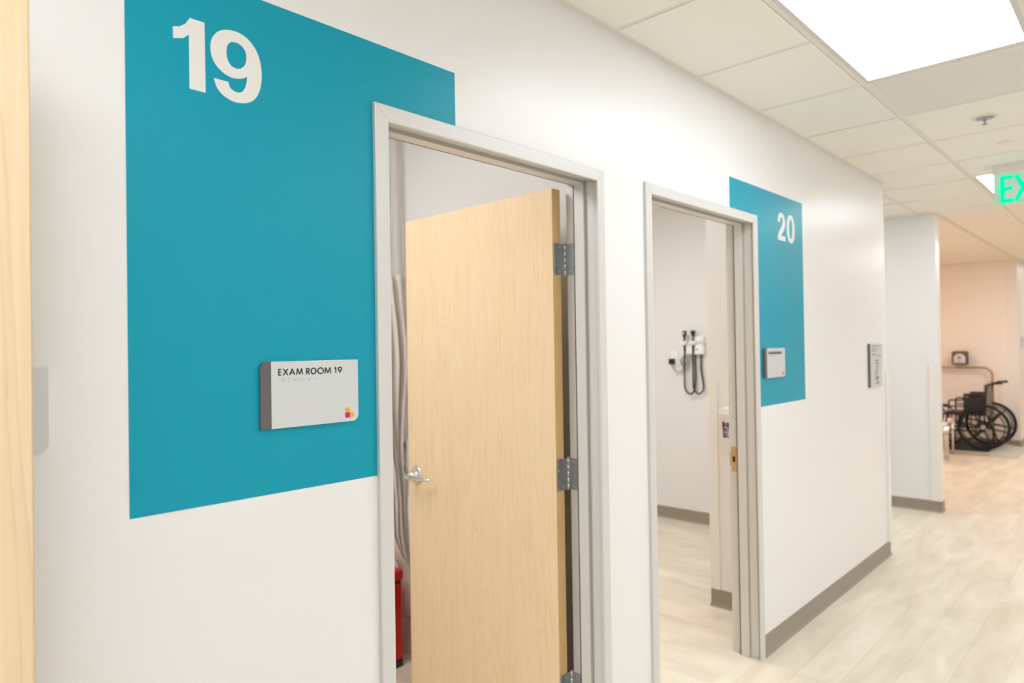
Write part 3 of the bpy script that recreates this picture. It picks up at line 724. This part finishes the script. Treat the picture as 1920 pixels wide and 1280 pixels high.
obj('logo_lettering', bm, M['whiteplastic'], lg)
tag(r, 'white wall hand sanitizer dispenser seen past the second door jamb', 'soap dispenser')

# ------------------------------------------------------------------ wheelchair scale
SX0, SX1, SY0, SY1 = 10.86, 11.96, .19, 1.25
r = empty('wheelchair_scale', (11.4, .7, 0)); ox, oy = -11.4, -.7
def Q(nm, bm, m, parent=r):
    bmesh.ops.translate(bm, verts=bm.verts, vec=(ox, oy, 0)); return obj(nm, bm, m, parent)
bm = B(); box(bm, SX0, SX1, SY0, SY1, .0, .050, .006); Q('platform', bm, M['scalemetal'])
bm = B(); box(bm, SX0+.03, SX1-.03, SY0+.03, SY1-.03, .049, .053); Q('rubber_mat', bm, M['rubber'])
bm = B(); prism(bm, [(SY0-.002, 0), (SY0-.002, .048), (SY0-.06, .046), (SY0-.29, .006), (SY0-.29, 0)], None, SX0, SX1, plane='yz'); Q('ramp', bm, M['ramp'])
bm = B(); a = [(11.90, SY1-.05, .05), (11.90, SY1-.05, 1.02)]+[(11.90, SY1-.05-.11*(1-math.cos(t)), 1.03+.11*math.sin(t)) for t in [PI/2*i/8 for i in range(1, 9)]]
a += [(11.90, .41-.11*math.sin(t), 1.03+.11*math.cos(t)) for t in [PI/2*i/8 for i in range(9)]]+[(11.90, .30, .05)]
tube(bm, a, .017, 14); Q('handrail', bm, M['rail'])
bm = B(); box(bm, 11.80, 11.90, .575, .785, 1.175, 1.385, .035, 4); dh = Q('display_head', bm, M['display'])
bm = B(); lathe(bm, [(0, 0), (.074, 0), (.074, .003), (0, .003)], Matrix.Translation((11.801, .680, 1.270)) @ Matrix.Rotation(-PI/2, 4, 'Y')); box(bm, 11.7985, 11.8015, .606, .754, 1.205, 1.268, 0); Q('display_face', bm, M['dial'], dh)
bm = B(); box(bm, 11.7965, 11.798, .655, .705, 1.270, 1.290); box(bm, 11.7965, 11.798, .660, .700, 1.297, 1.308); box(bm, 11.7965, 11.798, .660, .700, 1.238, 1.246); Q('display_print', bm, M['blue'], dh)
tag(r, 'floor wheelchair scale with ramp, bent handrail and round display in the alcove', 'scale')

# ------------------------------------------------------------------ wheelchair (faces +Y in its own axes)
r = empty('wheelchair', (11.40, .30, .053)); WX = .285; R = .305
for s_ in (-1, 1):
    bm = B(); tube(bm, [(s_*WX, R*.965*math.cos(t), R+R*.965*math.sin(t)) for t in [2*PI*i/48 for i in range(48)]], .016, 10, closed=True); wl = obj('rear_wheel', bm, M['rubber'], r)
    bm = B(); tube(bm, [(s_*WX, R*.90*math.cos(t), R+R*.90*math.sin(t)) for t in [2*PI*i/48 for i in range(48)]], .009, 8, closed=True)
    for i in range(6):
        t = 2*PI*i/6+.2; tube(bm, [(s_*WX, .03*math.cos(t), R+.03*math.sin(t)), (s_*WX, R*.9*math.cos(t), R+R*.9*math.sin(t))], [.016, .010], 8)
    obj('spokes', bm, M['black'], wl)
    bm = B(); cyl(bm, (s_*(WX-.035), 0, R), (s_*(WX+.03), 0, R), .030); obj('hub', bm, M['steel'], wl)
    bm = B(); tube(bm, [(s_*(WX+.032), R*.80*math.cos(t), R+R*.80*math.sin(t)) for t in [2*PI*i/48 for i in range(48)]], .0085, 8, closed=True)
    obj('hand_rim', bm, M['black'], wl)
    bm = B(); cy = .43; tube(bm, [(s_*.23, cy+.085*math.cos(t), .098+.085*math.sin(t)) for t in [2*PI*i/28 for i in range(28)]], .014, 8, closed=True)
    for i in range(5): t = 2*PI*i/5; cyl(bm, (s_*.23, cy, .098), (s_*.23, cy+.078*math.cos(t), .098+.078*math.sin(t)), .006, 8)
    cyl(bm, (s_*.215, cy, .098), (s_*.245, cy, .098), .016); obj('caster_wheel', bm, M['rubber'], r)
    bm = B(); tube(bm, [(s_*.252, cy, .098), (s_*.252, cy-.01, .18), (s_*.232, cy-.03, .21), (s_*.232, cy-.03, .30)], .010, 10); tube(bm, [(s_*.208, cy, .098), (s_*.208, cy-.01, .18), (s_*.232, cy-.03, .21)], .010, 10); obj('caster_fork', bm, M['steel'], r)
    bm = B(); tube(bm, catopen([(s_*.23, -.17, .90), (s_*.23, -.09, .89), (s_*.23, -.045, .86), (s_*.23, -.03, .78), (s_*.23, -.01, .46), (s_*.23, 0, .22)], 6), .012, 12)
    tube(bm, catopen([(s_*.23, -.01, .70), (s_*.23, .05, .715), (s_*.23, .21, .715), (s_*.23, .235, .67), (s_*.23, .28, .655), (s_*.23, .38, .655), (s_*.23, .405, .62), (s_*.23, .41, .46), (s_*.23, .41, .28)], 6), .011, 12)
    cyl(bm, (s_*.23, .22, .57), (s_*.23, .41, .57), .010); cyl(bm, (s_*.23, .225, .46), (s_*.23, .225, .70), .010)
    cyl(bm, (s_*.23, -.01, .46), (s_*.23, .46, .46), .012); cyl(bm, (s_*.23, 0, .24), (s_*.23, .44, .24), .012)
    tube(bm, catopen([(s_*.23, .44, .46), (s_*.22, .55, .42), (s_*.20, .66, .18), (s_*.20, .70, .10)], 6), .011, 12)
    obj('side_frame', bm, M['black'], r)
    bm = B(); box(bm, s_*.23-.008, s_*.23+.008, .0, .22, .47, .70, .004); obj('side_panel', bm, M['vinylblack'], r)
    bm = B(); box(bm, s_*.23-.025, s_*.23+.025, .0, .23, .722, .752, .012, 3); obj('armrest', bm, M['vinylblack'], r)
    bm = B(); tube(bm, [(s_*.23, -.215, .905), (s_*.23, -.10, .893)], .0175, 12); obj('push_handle', bm, M['rubber'], r)
    bm = B(); box(bm, s_*.20-.075, s_*.20+.045, .68, .82, .09, .103, .005); obj('footrest', bm, M['black'], r)
bm = B(); box(bm, -.215, .215, -.035, -.005, .47, .88, .012, 3); obj('backrest', bm, M['greyfab'], r)
bm = B(); box(bm, -.225, .225, -.005, .43, .450, .490, .015, 3); obj('seat', bm, M['vinylblack'], r)
bm = B(); cyl(bm, (-.23, .1, .24), (.23, .1, .45), .012); cyl(bm, (.23, .1, .24), (-.23, .1, .45), .012); cyl(bm, (-.23, .30, .24), (.23, .30, .45), .012); cyl(bm, (.23, .30, .24), (-.23, .30, .45), .012); obj('cross_brace', bm, M['black'], r)
tag(r, 'black folding wheelchair parked on the platform scale in the far alcove', 'wheelchair')

# ------------------------------------------------------------------ waiting chairs beside the scale
def waiting_chair():
    r = empty('waiting_chair', (0, 0, 0))
    bm = B(); box(bm, -.25, .25, -.23, .27, .435, .490, .024, 4); obj('seat', bm, M['cream'], r)
    bm = B(); box(bm, -.235, .235, .25, .29, .56, .86, .018, 4); obj('backrest', bm, M['cream'], r)
    for sx in (-1, 1):
        for sy in (-1, 1):
            bm = B(); tube(bm, [(sx*.235, sy*.22, 0), (sx*.235, sy*.22, .44)] if sy < 0 else [(sx*.235, .22, 0), (sx*.235, .23, .44), (sx*.225, .27, .80)], .0125, 12); obj('leg', bm, M['chrome'], r)
        bm = B(); tube(bm, catopen([(sx*.26, -.20, .47), (sx*.265, -.21, .60), (sx*.265, -.14, .645), (sx*.265, .20, .645)], 5), .011, 10); obj('arm_frame', bm, M['black'], r)
        bm = B(); box(bm, sx*.265-.022, sx*.265+.022, -.18, .20, .650, .675, .010, 3); obj('armrest', bm, M['black'], r)
    return r
a = waiting_chair(); a.location = (10.00, .77, 0); a.rotation_euler = (0, 0, 0)
tag(a, 'cream seated chrome chair nearest the camera, half hidden by the stub wall', 'chair')
b = dup(a); b.location = (10.58, .82, 0)
tag(b, 'cream seated chrome chair directly in front of the platform scale', 'chair')

# ------------------------------------------------------------------ world, camera
w = bpy.data.worlds.new('world'); S.world = w; w.use_nodes = True
w.node_tree.nodes['Background'].inputs[0].default_value = (1, .97, .94, 1); w.node_tree.nodes['Background'].inputs[1].default_value = .5
f = 1280.; roll = .0155; yaw = math.atan((2167-960)/f); pitch = math.atan((633+1207*roll-640)*math.cos(roll)/f)
fw = Vector((math.cos(yaw)*math.cos(pitch), math.sin(yaw)*math.cos(pitch), math.sin(pitch)))
rt0 = Vector((math.sin(yaw), -math.cos(yaw), 0)); up0 = rt0.cross(fw)
rt = rt0*math.cos(roll)-up0*math.sin(roll); up = rt0*math.sin(roll)+up0*math.cos(roll)
cd = bpy.data.cameras.new('camera'); cam = bpy.data.objects.new('camera', cd); COL.objects.link(cam)
mt = Matrix((rt, up, -fw)).transposed().to_4x4(); mt.translation = Vector((0, -1.423, 1.533)); cam.matrix_world = mt
cd.sensor_width = 36; cd.lens = 36*f/1920; cd.clip_start = .02
cd.dof.use_dof = True; cd.dof.focus_distance = 1.75; cd.dof.aperture_fstop = 2.8
S.camera = cam
S.view_settings.view_transform = 'Standard'; S.view_settings.look = 'None'; S.view_settings.gamma = 1; S.view_settings.exposure = 1.14
S.view_settings.use_curve_mapping = False
S.cycles.max_bounces = 10; S.cycles.diffuse_bounces = 6; S.cycles.sample_clamp_indirect = 4
S.cycles.use_denoising = True
